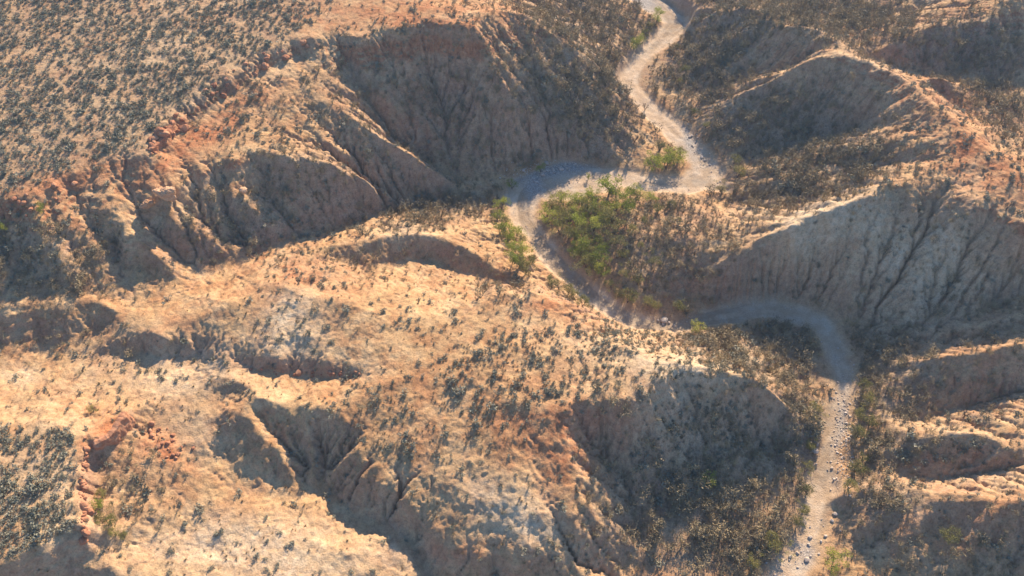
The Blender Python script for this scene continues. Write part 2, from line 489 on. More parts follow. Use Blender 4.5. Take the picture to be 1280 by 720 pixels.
# wash bed: flat, braided
brd = fbm(wd * .55 + .8 * fbm(GX / 9, GY / 9, 2, 92), (GX + GY) / 34, 3, 93)
bed = wz + .16 * brd + .12 * fbm(GX / 5, GY / 5, 3, 90) + .05 * fbm(GX / 1.1, GY / 1.1, 2, 94) - .25
inwin = (np.abs(GX) < 230) & (GY < 190)
Z = np.where(inwin, Z * (1 - washm) + bed * washm, Z)

# the far ground, beyond the survey: low dissected country
far = np.clip((np.maximum(np.abs(GX) - 225, np.maximum(GY - 200, -105 - GY))) / 120, 0, 1)
Z = Z * (1 - far) + far * (18 + 14 * fbm(GX / 160, GY / 160, 5, 97))
del wd, wz


def height(x, y):
    """terrain height on the dense grid"""
    return sample(Z, NS + (x - fx[0]) / D, NS + (y - fy[0]) / D)


# ------------------------------------------------------------------ soil masks (surface colour patches)
U, V = proj(GX, GY, Z)


def blob(u, v, ru, rv, rot=0):
    c, s = math.cos(math.radians(rot)), math.sin(math.radians(rot))
    du, dv = U - u, V - v
    a, b = (du * c + dv * s) / ru, (-du * s + dv * c) / rv
    return np.exp(-(a * a + b * b))


def blobs(lst):
    o = np.zeros(U.shape)
    for b in lst:
        o = np.maximum(o, b[0] * blob(*b[1:]))
    return o


pale = blobs([(.8, 365, 400, 45, 60, 20), (1, 320, 690, 200, 45, 0), (1, 650, 645, 90, 35, 25), (.7, 230, 460, 90, 40, 0), (.9, 820, 450, 110, 30, 15),
              (.6, 1190, 590, 110, 16, 5), (.6, 1250, 405, 50, 15, -20), (.7, 850, 530, 120, 60, 20), (1, 1040, 295, 100, 60, 0), (1, 1160, 330, 120, 70, -30),
              (.5, 1190, 540, 70, 12, 10), (.6, 505, 290, 40, 10, 0), (.45, 150, 90, 260, 120, -20), (.5, 50, 610, 70, 90, 0), (.4, 240, 540, 60, 50, 0), (.7, 20, 470, 30, 14, 0),
              (.5, 1160, 640, 100, 20, 10), (.5, 1100, 90, 60, 20, 30)])
red = blobs([(.9, 240, 180, 130, 16, -35), (.6, 80, 228, 110, 14, -14), (.8, 160, 205, 60, 12, 0), (1, 112, 600, 14, 70, 0), (1, 140, 535, 30, 20, -40), (.9, 200, 560, 45, 25, 30),
             (1, 680, 550, 65, 45, 30), (.7, 560, 690, 60, 12, 0), (.8, 735, 535, 50, 35, 0), (.7, 490, 20, 160, 22, 0), (.75, 1210, 180, 45, 95, -42), (.9, 104, 560, 10, 20, 0), (.9, 104, 640, 9, 50, 0),
             (.5, 540, 130, 60, 60, 0), (.6, 400, 460, 90, 10, 5), (.5, 700, 385, 50, 15, 10), (.5, 1210, 660, 100, 40, 0), (.4, 1200, 480, 80, 30, 0), (.45, 60, 420, 90, 25, 0), (.5, 1180, 60, 80, 30, 0),
             (.4, 380, 340, 90, 25, 0)])


# vegetation densities over the ground (also tint the litter under the brush)
def vegfields(u, v):
    def B(w, cu, cv, ru, rv, rot=0, p=2):
        c, s = math.cos(math.radians(rot)), math.sin(math.radians(rot))
        du, dv = u - cu, v - cv
        a, b = (du * c + dv * s) / ru, (-du * s + dv * c) / rv
        return w * np.exp(-(a * a + b * b) ** (p / 2))
    M = np.maximum.reduce
    right = 1 / (1 + np.exp(-(u - (640 + .25 * (v - 300))) / 25.))
    brush = M([B(1, 890, 70, 75, 80, 0, 4), B(1, 1010, 215, 130, 50, -12, 4), B(1, 980, 160, 110, 60, 0, 4), B(.72, 830, 300, 125, 75, 15, 4), B(1, 880, 650, 150, 85, 15, 4),
               B(1, 730, 120, 90, 95, 35, 4), B(1, 730, 20, 90, 45, 0, 4), B(1, 1010, 15, 200, 40, 10, 4), B(1, 930, 440, 125, 34, 20, 4), B(.95, 1110, 560, 60, 110, 0, 4),
               B(1, 1000, 560, 45, 90, 0, 4), B(.42, 1190, 350, 130, 100, 0, 4), B(.8, 1230, 140, 100, 50, 25, 4), B(.8, 560, 262, 110, 24, -8, 4), B(.6, 420, 235, 120, 50, 20, 4),
               B(.5, 600, 150, 140, 90, 0, 4), B(.6, 300, 275, 90, 50, 0, 4), B(.6, 60, 330, 110, 55, 0, 4), B(.85, 1200, 60, 110, 50, 0, 4), B(1, 1000, 420, 85, 38, 10, 4),
               B(.95, 1110, 470, 80, 70, 0, 4), B(.55, 1180, 690, 130, 50, 0, 4), B(.7, 900, 560, 120, 70, 10, 4), B(.8, 780, 90, 70, 70, 30, 4),
               B(.4, 440, 120, 60, 70, 40, 4), B(.5, 820, 600, 90, 70, 0, 4), B(.3, 900, 350, 60, 50, 0, 4), B(.5, 500, 190, 80, 40, 35, 4),
               B(.35, 90, 420, 110, 30, 0, 4), B(.3, 400, 330, 120, 30, 0, 4), B(.45, 640, 360, 60, 25, 0, 4), B(.35, 170, 600, 60, 70, 0, 4), B(.3, 310, 150, 90, 60, 40, 4), .30 * right])
    clear = M([B(1, 1215, 190, 40, 115, -42, 4), B(.8, 1130, 95, 40, 25, 30, 4), B(.75, 1030, 300, 80, 45, -20, 4), B(.8, 1200, 600, 110, 14, 4, 4), B(.8, 1190, 536, 90, 10, 5, 4),
               B(.7, 790, 440, 90, 35, 15, 4), B(.95, 680, 600, 70, 50, 25, 4), B(.7, 690, 540, 60, 40, 0, 4), B(.9, 700, 400, 70, 30, 20, 4)])
    brush = brush * (1 - clear) * (.9 + .0 * u)
    shrub = M([B(1, 820, 450, 130, 35, 15, 4), B(1, 660, 465, 110, 50, 5, 4), B(.5, 470, 520, 90, 50, 30, 4), B(.9, 600, 505, 40, 60, -40, 4), B(.25, 620, 620, 130, 60, 20, 4),
               B(.35, 1200, 190, 70, 100, -45, 4), B(.3, 380, 380, 70, 60, 0, 4), B(.5, 40, 310, 110, 60, 0, 4), B(.4, 300, 150, 90, 50, 40, 4), B(.15, 300, 680, 200, 50, 0, 4),
               B(.6, 870, 540, 100, 60, 20, 4), B(.4, 170, 600, 50, 60, 0, 4), B(.4, 470, 220, 90, 50, 30, 4), B(.5, 1180, 560, 90, 40, 0, 4), B(.3, 1190, 690, 90, 30, 0, 4),
               B(.22, 200, 470, 200, 50, 0, 4), B(.5, 530, 60, 100, 50, 0, 4), B(.25, 600, 400, 120, 40, 0, 4), B(.5, 690, 690, 70, 30, 0, 4), B(.35, 370, 270, 120, 60, 0, 4)])
    return brush, shrub


brf, shf = vegfields(U, V)
litter = np.clip(brf * 1.1 - .15, 0, 1) * (1 - .55 * blob(1100, 310, 160, 90)) + .42 * (1 / (1 + np.exp(-(np.interp(U, [0, 115, 205, 285, 350, 425], [240, 200, 163, 92, 52, -20]) - V) / 6.))) * (U < 420)
litter = litter * (.75 + .5 * fbm(GX / 9, GY / 9, 3, 110)) * (1 - washm)
nz = fbm(GX / 11, GY / 11, 4, 120)
pale = np.clip(pale * (1 + .9 * nz), 0, 1) * (1 - litter * .6)
red = np.clip(red * (1 - .9 * nz) + .45 * np.clip(fbm(GX / 16, GY / 16, 4, 125), 0, 1), 0, 1)
streak = np.clip(.5 + .9 * brd, 0, 1)
barm = np.clip(blobs([(1, 1057, 545, 11, 60, 6), (1, 690, 212, 60, 10, -8), (.9, 668, 232, 12, 22, 0), (.8, 1012, 695, 12, 12, 0), (.7, 860, 170, 8, 40, -15), (.8, 805, 5, 18, 14, 0)]) * 1.4 + .35 * fbm(GX / 4, GY / 4, 3, 128), 0, 1) * washm


# ------------------------------------------------------------------ helpers
def mesh_np(name, v, f, mat, attrs=None, smooth=True, colattr=None):
    me = bpy.data.meshes.new(name)
    nv, nf, k = len(v), len(f), f.shape[1]
    me.vertices.add(nv)
    me.vertices.foreach_set("co", np.ascontiguousarray(v, np.float32).ravel())
    me.loops.add(nf * k)
    me.loops.foreach_set("vertex_index", np.ascontiguousarray(f, np.int32).ravel())
    me.polygons.add(nf)
    me.polygons.foreach_set("loop_start", np.arange(0, nf * k, k, dtype=np.int32))
    me.polygons.foreach_set("loop_total", np.full(nf, k, np.int32))
    me.polygons.foreach_set("use_smooth", np.full(nf, smooth, bool))
    me.update(calc_edges=True)
    for an, av in (attrs or {}).items():
        a = me.attributes.new(an, 'FLOAT', 'POINT')
        a.data.foreach_set("value", np.ascontiguousarray(av, np.float32).ravel())
    me.materials.append(mat)
    return me


def link(name, me, loc=(0, 0, 0), rz=0, s=1, parent=None, **props):
    o = bpy.data.objects.new(name, me)
    SC.collection.objects.link(o)
    o.location = loc
    o.rotation_euler = (0, 0, rz)
    o.scale = (s, s, s)
    if parent:
        o.parent = parent
    for k, val in props.items():
        o[k] = val
    return o


class NT:
    def __init__(self, name):
        self.m = bpy.data.materials.new(name)
        self.m.use_nodes = True
        self.t = self.m.node_tree
        self.b = self.t.nodes["Principled BSDF"]
        self.b.inputs["Roughness"].default_value = .95
        self.b.inputs["Specular IOR Level"].default_value = .15

    def n(self, typ, **kw):
        n = self.t.nodes.new(typ)
        ins = kw.pop('ins', {})
        for k, v in kw.items():
            setattr(n, k, v)
        for k, v in ins.items():
            self.set(n.inputs[k], v)
        return n

    def set(self, sock, v):
        if isinstance(v, bpy.types.NodeSocket):
            self.t.links.new(v, sock)
        else:
            sock.default_value = v

    def math(self, op, a, b=0, clamp=False):
        n = self.t.nodes.new("ShaderNodeMath")
        n.operation = op
        n.use_clamp = clamp
        self.set(n.inputs[0], a)
        self.set(n.inputs[1], b)
        return n.outputs[0]

    def mix(self, f, a, b, blend='MIX'):
        n = self.t.nodes.new("ShaderNodeMix")
        n.data_type = 'RGBA'
        n.blend_type = blend
        self.set(n.inputs[0], f)
        self.set(n.inputs[6], a)
        self.set(n.inputs[7], b)
        return n.outputs[2]

    def noise(self, vec, scale, detail=4, rough=.55, out=0):
        n = self.n("ShaderNodeTexNoise", ins={'Scale': scale, 'Detail': detail, 'Roughness': rough})
        self.t.links.new(vec, n.inputs['Vector'])
        return n.outputs[out]

    def ramp(self, f, stops):
        n = self.t.nodes.new("ShaderNodeValToRGB")
        e = n.color_ramp.elements
        while len(e) < len(stops):
            e.new(.5)
        for el, (p, c) in zip(e, stops):
            el.position = p
            el.color = (*c, 1) if not isinstance(c, (int, float)) else (c, c, c, 1)
        self.set(n.inputs[0], f)
        return n.outputs[0]

    def attr(self, name):
        return self.n("ShaderNodeAttribute", attribute_name=name).outputs['Fac']


def c4(r, g, b):
    return (r, g, b, 1)


# ------------------------------------------------------------------ ground material
def ground_material():
    N = NT("badland_ground")
    pos = N.n("ShaderNodeNewGeometry")
    p = pos.outputs['Position']
    sep = N.n("ShaderNodeSeparateXYZ")
    N.t.links.new(pos.outputs['Normal'], sep.inputs[0])
    steep = N.ramp(sep.outputs[2], [(.55, 1.0), (.9, 0.0)])
    n1 = N.noise(p, .09, 6, .6)
    n2 = N.noise(p, .55, 6, .6)
    n3 = N.noise(p, 2.6, 5, .65)
    n4 = N.noise(p, .22, 5, .6)
    base = N.ramp(n1, [(.3, (.365, .213, .105)), (.5, (.47, .302, .15)), (.7, (.565, .397, .222))])
    base = N.mix(N.math('MULTIPLY', N.ramp(n4, [(.44, 0.), (.6, 1.)]), .62), base, c4(.37, .185, .085))
    pal = N.ramp(n4, [(.3, (.52, .395, .25)), (.7, (.62, .50, .34))])
    f_p = N.math('MULTIPLY', N.attr("pale"), N.ramp(n2, [(.28, .35), (.6, 1.)]))
    col = N.mix(f_p, base, pal)
    redc = N.ramp(n2, [(.3, (.26, .095, .045)), (.5, (.42, .17, .075)), (.7, (.50, .25, .12))])
    f_r = N.math('MULTIPLY', N.attr("red"), N.ramp(n4, [(.3, .3), (.6, 1.)]))
    col = N.mix(f_r, col, redc)
    # steep faces: bare clay, greyer and redder beds
    sep2 = N.n("ShaderNodeSeparateXYZ")
    N.t.links.new(p, sep2.inputs[0])
    zz = N.math('ADD', sep2.outputs[2], N.math('MULTIPLY', n1, 9.))
    wv = N.t.nodes.new("ShaderNodeMath"); wv.operation = 'SINE'
    N.set(wv.inputs[0], N.math('MULTIPLY', zz, 2.1))
    beds = N.ramp(N.math('ADD', N.math('MULTIPLY', wv.outputs[0], .07), N.math('ADD', N.math('MULTIPLY', n2, .7), .15)),
                  [(.3, (.25, .175, .135)), (.5, (.34, .24, .175)), (.7, (.45, .35, .27))])
    col = N.mix(N.math('MULTIPLY', steep, N.math('SUBTRACT', .5, N.math('MULTIPLY', N.attr('pale'), .4))), col, beds)
    # iron-stained cap layer that breaks off at the rims
    cap = N.math('MULTIPLY', N.ramp(N.math('DIVIDE', N.math('ADD', sep2.outputs[2], N.math('MULTIPLY', n4, 3.)), 40.), [(.70, 0.), (.735, 1.), (.80, 1.), (.835, 0.)]),
                 N.ramp(sep.outputs[2], [(.72, 1.0), (.90, 0.0)]))
    col = N.mix(N.math('MULTIPLY', cap, .8), col, N.ramp(n2, [(.3, (.22, .085, .045)), (.5, (.38, .16, .075)), (.7, (.48, .25, .13))]))
    # leaf litter and dead grass below the brush
    lit = N.ramp(n3, [(.35, (.19, .155, .12)), (.65, (.33, .27, .20))])
    col = N.mix(N.math('MULTIPLY', N.attr("litter"), N.ramp(n2, [(.3, .45), (.6, .95)])), col, lit)
    # mottling: pebbles, dry tufts
    mot = N.ramp(n3, [(.3, .66), (.48, 1.), (.72, 1.16)])
    col = N.mix(1., col, mot, 'MULTIPLY')
    mot2 = N.ramp(N.noise(p, .8, 5, .65), [(.32, .68), (.5, 1.), (.7, 1.12)])
    col = N.mix(.9, col, mot2, 'MULTIPLY')
    sp = N.n("ShaderNodeTexVoronoi", ins={'Scale': 1.5})
    N.t.links.new(p, sp.inputs['Vector'])
    spk = N.ramp(sp.outputs['Distance'], [(.10, .55), (.2, 0.)])
    spk = N.math('MULTIPLY', spk, N.ramp(n4, [(.42, 0.), (.6, 1.)]))
    spk = N.math('MULTIPLY', spk, N.math('SUBTRACT', 1., N.attr("wash")))
    col = N.mix(spk, col, c4(.19, .14, .085))
    # washed-down sediment along the drainage lines, pale and smooth
    col = N.mix(N.math('MULTIPLY', N.attr("flow"), .55), col, c4(.53, .37, .245))
    # gravel of the wash
    n5 = N.noise(p, .35, 4, .5)
    grav = N.ramp(n5, [(.3, (.41, .305, .20)), (.5, (.475, .36, .245)), (.7, (.51, .42, .31))])
    grav = N.mix(1., grav, N.ramp(n3, [(.3, .82), (.6, 1.05)]), 'MULTIPLY')
    grav = N.mix(1., grav, N.ramp(N.attr('streak'), [(.25, .74), (.45, 1.), (.7, 1.12)]), 'MULTIPLY')
    vg = N.n("ShaderNodeTexVoronoi", ins={'Scale': 2.3})
    N.t.links.new(p, vg.inputs['Vector'])
    cob = N.mix(.75, N.ramp(n3, [(.3, (.34, .30, .26)), (.7, (.56, .52, .46))]), N.ramp(vg.outputs['Distance'], [(.1, 1.15), (.55, .55)]), 'MULTIPLY')
    grav = N.mix(N.attr("bar"), grav, cob)
    col = N.mix(N.attr("wash"), col, grav)
    N.set(N.b.inputs['Base Color'], col)
    hb = N.math('ADD', N.math('MULTIPLY', n3, .5), N.math('MULTIPLY', N.noise(p, 7., 4, .6), .08))
    hb = N.math('ADD', hb, N.math('MULTIPLY', n2, .6))
    bump = N.n("ShaderNodeBump", ins={'Strength': .75, 'Distance': .5})
    N.t.links.new(hb, bump.inputs['Height'])
    N.t.links.new(bump.outputs[0], N.b.inputs['Normal'])
    return N.m


ny, nx = Z.shape
idx = np.arange(ny * nx).reshape(ny, nx)
quads = np.stack([idx[:-1, :-1], idx[:-1, 1:], idx[1:, 1:], idx[1:, :-1]], -1).reshape(-1, 4)
gv = np.stack([GX, GY, Z], -1).reshape(-1, 3)
gm = mesh_np("ground", gv, quads, ground_material(), dict(wash=washm, pale=pale, red=red, litter=litter, flow=flow, bar=barm, streak=streak))
link("ground", gm, kind="structure", label="eroded tan and orange badland hills with gullies around a dry gravel wash")


# ------------------------------------------------------------------ air
def haze_box():
    m = bpy.data.materials.new("haze_air")
    m.use_nodes = True
    t = m.node_tree
    t.nodes.clear()
    o = t.nodes.new("ShaderNodeOutputMaterial")
    vp = t.nodes.new("ShaderNodeVolumePrincipled")
    vp.inputs['Color'].default_value = (.52, .72, 1, 1)
    vp.inputs['Density'].default_value = 0.00015
    vp.inputs['Anisotropy'].default_value = .2
    t.links.new(vp.outputs[0], o.inputs['Volume'])
    R_ = float(gxs[-1]) + 60
    zl, zh = float(Z.min()) - 1.0, 200.0
    v_ = np.array([(x_, y_, z_) for z_ in (zl, zh) for x_, y_ in ((-R_, -R_), (R_, -R_), (R_, R_), (-R_, R_))], float)
    f_ = np.array([(0, 3, 2, 1), (4, 5, 6, 7), (0, 1, 5, 4), (1, 2, 6, 5), (2, 3, 7, 6), (3, 0, 4, 7)])
    me = mesh_np("haze", v_, f_, m, None, False)
    link("haze", me, kind="stuff", label="thin bluish haze in the air above the valley")


haze_box()

# ------------------------------------------------------------------ vegetation and rocks
def leaf_material(name, ca, cb, cc=None, transl=0.0):
    N = NT(name)
    oi = N.n("ShaderNodeObjectInfo")
    r = N.math('FRACT', N.math('ADD', oi.outputs['Random'], N.attr("tint")))
    geo = N.n("ShaderNodeNewGeometry")
    nn = N.noise(geo.outputs['Position'], 2.2, 3, .6)
    r2 = N.math('ADD', N.math('MULTIPLY', r, .6), N.math('MULTIPLY', nn, .45))
    st = [(.15, ca), (.5, cb), (.85, cc or cb)]
    col = N.ramp(r2, st)
    N.set(N.b.inputs['Base Color'], col)
    N.b.inputs["Roughness"].default_value = .8
    if transl:
        tr = N.n("ShaderNodeBsdfTranslucent")
        N.set(tr.inputs[0], col)
        mx = N.n("ShaderNodeMixShader")
        mx.inputs[0].default_value = transl
        N.t.links.new(N.b.outputs[0], mx.inputs[1])
        N.t.links.new(tr.outputs[0], mx.inputs[2])
        N.t.links.new(mx.outputs[0], N.t.nodes["Material Output"].inputs[0])
    return N.m


M_SAGE = leaf_material("sage_leaves", (.17, .175, .13), (.25, .245, .18), (.33, .31, .225))
M_THORN = leaf_material("dry_twigs", (.17, .15, .10), (.27, .225, .14), (.42, .325, .18))
M_GREEN = leaf_material("green_leaves", (.15, .19, .03), (.28, .32, .05), (.44, .43, .085), .3)
M_OLIVE = leaf_material("olive_leaves", (.13, .13, .05), (.20, .19, .06), (.28, .25, .08), .2)
M_BARK = leaf_material("bark", (.12, .09, .07), (.17, .13, .10), (.2, .16, .12))


def rock_material(name, a, b, c):
    N = NT(name)
    geo = N.n("ShaderNodeNewGeometry")
    oi = N.n("ShaderNodeObjectInfo")
    n = N.noise(geo.outputs['Position'], 1.3, 6, .65)
    n_2 = N.noise(geo.outputs['Position'], 6., 4, .6)
    f = N.math('ADD', N.math('MULTIPLY', n, .8), N.math('MULTIPLY', oi.outputs['Random'], .25))
    col = N.ramp(f, [(.3, a), (.52, b), (.75, c)])
    col = N.mix(1., col, N.ramp(n_2, [(.3, .75), (.6, 1.05)]), 'MULTIPLY')
    N.set(N.b.inputs['Base Color'], col)
    bump = N.n("ShaderNodeBump", ins={'Strength': .7, 'Distance': .15})
    N.t.links.new(N.math('ADD', n, N.math('MULTIPLY', n_2, .4)), bump.inputs['Height'])
    N.t.links.new(bump.outputs[0], N.b.inputs['Normal'])
    return N.m


M_ROCKP = rock_material("pale_stone", (.40, .32, .25), (.52, .44, .36), (.62, .55, .47))
M_ROCKR = rock_material("red_stone", (.28, .12, .07), (.42, .20, .11), (.52, .30, .18))
M_ROCKO = rock_material("clay_stone", (.40, .23, .13), (.55, .34, .20), (.62, .42, .27))


def tris_rand(c, size, r, flat=.5):
    """random small triangles at centres c -> verts, faces"""
    n = len(c)
    a = r.normal(size=(n, 3)); a[:, 2] *= flat
    b = r.normal(size=(n, 3)); b[:, 2] *= flat
    a /= np.linalg.norm(a, axis=1)[:, None]
    b /= np.linalg.norm(b, axis=1)[:, None]
    s = size * r.uniform(.6, 1.3, n)[:, None]
    v = np.stack([c + a * s, c + b * s, c - (a + b) * s * .6], 1).reshape(-1, 3)
    return v, np.arange(3 * n).reshape(-1, 3)


def blades(base, tip, w, r):
    """thin three-cornered twigs from base to tip"""
    d = tip - base
    q = np.cross(d, r.normal(size=d.shape))
    q /= np.linalg.norm(q, axis=1)[:, None] + 1e-9
    v = np.stack([base + q * w, base - q * w, tip], 1).reshape(-1, 3)
    return v, np.arange(len(v)).reshape(-1, 3)


def cat(*vf):
    vs, fs, o = [], [], 0
    for v, f in vf:
        vs.append(v); fs.append(f + o); o += len(v)
    return np.vstack(vs), np.vstack(fs)


def shrub_geo(seed, n=80):
    """low rounded desert shrub, about 1 m across, height .6"""
    r = np.random.default_rng(seed)
    k = r.integers(3, 6)
    cc = np.c_[r.normal(0, .24, (k, 2)), r.uniform(.18, .36, k)]
    which = r.integers(0, k, n)
    d = r.normal(size=(n, 3)); d /= np.linalg.norm(d, axis=1)[:, None]
    c = cc[which] + d * r.uniform(.12, .32, (n, 1)) * np.array([1, 1, .85])
    c[:, 2] = np.abs(c[:, 2])
    a = tris_rand(c, .12, r, .8)
    m = 22
    ang = r.uniform(0, 2 * math.pi, m)
    tip = np.c_[np.cos(ang) * .5, np.sin(ang) * .5, r.uniform(.3, .7, m)] * r.uniform(.6, 1.1, (m, 1))
    b = blades(np.c_[r.normal(0, .06, (m, 2)), np.full(m, -.15)], tip, .03, r)
    return cat(a, b)


def thorn_geo(seed, n=60, leaf=80):
    """leafless bush: stems fan out from the ground, fine twigs at their ends; unit height"""
    r = np.random.default_rng(seed)
    k = 7
    ang = r.uniform(0, 2 * math.pi, k)
    sp = r.uniform(.15, .55, k)
    tips = np.c_[np.cos(ang) * sp, np.sin(ang) * sp, r.uniform(.55, .9, k)]
    base = np.c_[r.normal(0, .05, (k, 2)), np.full(k, -.12)]
    s = blades(base, tips, .035, r)
    w = r.integers(0, k, n)
    t = r.uniform(.35, 1, (n, 1))
    st = base[w] * (1 - t) + tips[w] * t
    d = r.normal(size=(n, 3)) * np.array([1, 1, .6]) + np.array([0, 0, .55])
    d /= np.linalg.norm(d, axis=1)[:, None]
    tw = blades(st, st + d * r.uniform(.18, .42, (n, 1)), .022, r)
    w = r.integers(0, n, leaf)
    c = (st + d * .22)[w] + r.normal(0, .12, (leaf, 3))
    c[:, 2] = np.abs(c[:, 2])
    lf = tris_rand(c, .06, r, 1)
    return cat(s, tw, lf)


def tube(pts_, rad, seg=6):
    pts_ = np.array(pts_, float)
    vs = []
    for i, p in enumerate(pts_):
        d = pts_[min(i + 1, len(pts_) - 1)] - pts_[max(i - 1, 0)]
        d /= np.linalg.norm(d)
        a = np.cross(d, [.3, .9, .1]); a /= np.linalg.norm(a)
        b = np.cross(d, a)
        for j in range(seg):
            t = 2 * math.pi * j / seg
            vs.append(p + (a * math.cos(t) + b * math.sin(t)) * rad[i])
    f = []
    for i in range(len(pts_) - 1):
        for j in range(seg):
            q = (i * seg + j, i * seg + (j + 1) % seg, (i + 1) * seg + (j + 1) % seg, (i + 1) * seg + j)
            f += [(q[0], q[1], q[2]), (q[0], q[2], q[3])]
    return np.array(vs), np.array(f)


def tree_geo(seed, h=4.5, rad=2.2, leaves=1150, bare=False):
    """multi-stemmed mesquite: stems, limbs, clumped crown"""
    r = np.random.default_rng(seed)
    parts, ends = [], []
    k = r.integers(2, 4)
    for i in range(k):
        a = r.uniform(0, 6.28)
        q1 = np.array([math.cos(a) * .18 * rad, math.sin(a) * .18 * rad, h * .32])
        parts.append(tube([(0, 0, -.5), q1 * .5 + r.normal(0, .06, 3), q1], [.16, .13, .1]))
        for j in range(4):
            b = a + r.uniform(-1.4, 1.4)
            rr = r.uniform(.35, .85) * rad
            q2 = np.array([math.cos(b) * rr, math.sin(b) * rr, h * r.uniform(.55, .88)])
            mid = (q1 + q2) / 2 + r.normal(0, .15, 3)
            parts.append(tube([q1, mid, q2], [.09, .06, .02], 5))
            ends.append(q2)
            if bare:
                for _ in range(9):
                    t = r.uniform(.3, 1)
                    s0 = mid * (1 - t) + q2 * t
                    dd = r.normal(size=3) + [0, 0, .5]
                    dd *= r.uniform(.5, 1.1) / np.linalg.norm(dd)
                    parts.append(blades(s0[None], (s0 + dd)[None], .045, r))
    wood = cat(*parts)
    if bare:
        return wood, None
    ends = np.array(ends + [np.array([r.normal(0, .3) * rad, r.normal(0, .3) * rad, h * r.uniform(.7, .95)]) for _ in range(4)])
    ends = np.vstack([ends, ends + r.normal(0, .35 * rad, ends.shape) * [1, 1, .35]])
    cr = r.uniform(.15, .36, len(ends)) * rad
    w = r.choice(len(ends), leaves, p=cr ** 2 / (cr ** 2).sum())
    d = r.normal(size=(leaves, 3)); d /= np.linalg.norm(d, axis=1)[:, None]
    c = ends[w] + d * (cr[w] * r.uniform(.45, 1.1, leaves))[:, None] * [1.15, 1.15, .8]
    c[:, 2] = np.maximum(c[:, 2], .35)
    return wood, tris_rand(c, .17, r, .6)


def rock_geo(seed, sub=2, rough=.28):
    import bmesh
    bm = bmesh.new()
    bmesh.ops.create_icosphere(bm, subdivisions=sub, radius=.5)
    r = np.random.default_rng(seed)
    pl = r.normal(size=(9, 3)); pl /= np.linalg.norm(pl, axis=1)[:, None]
    off = r.uniform(.26, .44, 9)
    v = np.array([x.co[:] for x in bm.verts])
    for n_, o_ in zip(pl, off):                    # knock flat facets off the lump
        d = v @ n_ - o_
        v -= np.outer(np.maximum(d, 0) * .85, n_)
    nn = fbm(v[:, 0] * 3 + seed * 3.7, v[:, 1] * 3 + v[:, 2] * 2.3 + seed, 3, 5)
    v *= (1 + rough * .5 * nn)[:, None]
    v *= np.array([1, r.uniform(.65, .95), r.uniform(.5, .8)])
    v[:, 2] += .12
    f = np.array([[x.index for x in p_.verts] for p_ in bm.faces])
    bm.free()
    return v, f


def tinted(name, geo, mat, tint, smooth=False):
    return mesh_np(name, geo[0], geo[1], mat, dict(tint=np.full(len(geo[0]), tint)), smooth)


def mass(name, geos, pos, scale, mat, props, tilt=None, zs=None):
    """one mesh holding many small plants or stones nobody could count"""
    r = np.random.default_rng(len(pos))
    which = r.integers(0, len(geos), len(pos))
    V_, F_, T_, o = [], [], [], 0
    for k, (gv_, gf_) in enumerate(geos):
        m = np.where(which == k)[0]
        if not len(m):
            continue
        a = r.uniform(0, 6.283, len(m))
        c, s = np.cos(a)[:, None], np.sin(a)[:, None]
        sx = (scale[m] * r.uniform(.85, 1.15, len(m)))[:, None]
        x = (gv_[None, :, 0] * c - gv_[None, :, 1] * s) * sx + pos[m, 0][:, None]
        y = (gv_[None, :, 0] * s + gv_[None, :, 1] * c) * sx + pos[m, 1][:, None]
        z = gv_[None, :, 2] * scale[m][:, None] * (1 if zs is None else zs[m][:, None]) + pos[m, 2][:, None]
        V_.append(np.stack([x, y, z], -1).reshape(-1, 3))
        F_.append((gf_[None] + (np.arange(len(m)) * len(gv_))[:, None, None]).reshape(-1, 3) + o)
        T_.append(np.repeat(r.random(len(m)), len(gv_)))
        o += len(m) * len(gv_)
    me = mesh_np(name, np.vstack(V_), np.vstack(F_), mat, dict(tint=np.concatenate(T_)), False)
    return link(name, me, **props)


def scatter(spacing, seed, xr=(-212, 212), yr=(-90, 176)):
    r = np.random.default_rng(seed)
    a, b = np.meshgrid(np.arange(*xr, spacing), np.arange(*yr, spacing))
    x = (a + r.uniform(-.5, .5, a.shape) * spacing * 1.1).ravel()
    y = (b + r.uniform(-.5, .5, b.shape) * spacing * 1.1).ravel()
    z = height(x, y)
    u, v = proj(x, y, z)
    ok = (u > -180) & (u < 1460) & (v > -55) & (v < 790)
    x, y, z, u, v = x[ok], y[ok], z[ok], u[ok], v[ok]
    w = sample(washm, NS + (x - fx[0]) / D, NS + (y - fy[0]) / D)
    g = .8
    sx = (height(x + g, y) - height(x - g, y)) / (2 * g)
    sy = (height(x, y + g) - height(x, y - g)) / (2 * g)
    return x, y, z, u, v, w, np.hypot(sx, sy), r


RU = [-200, 0, 50, 90, 115, 150, 185, 205, 225, 255, 285, 320, 350, 395, 425, 470]
RV = [254, 248, 235, 213, 200, 195, 184, 163, 138, 114, 92, 72, 52, 30, 6, -40]


def on_plateau(u, v):
    a = (v < np.interp(u, RU, RV) - 2) & (u < 425)
    rim2 = np.interp(u, [-100, 0, 35, 60, 95], [712, 706, 693, 679, 668])
    b = (u < 97) & (v > 532 + .05 * u) & (v < rim2)
    return a, b


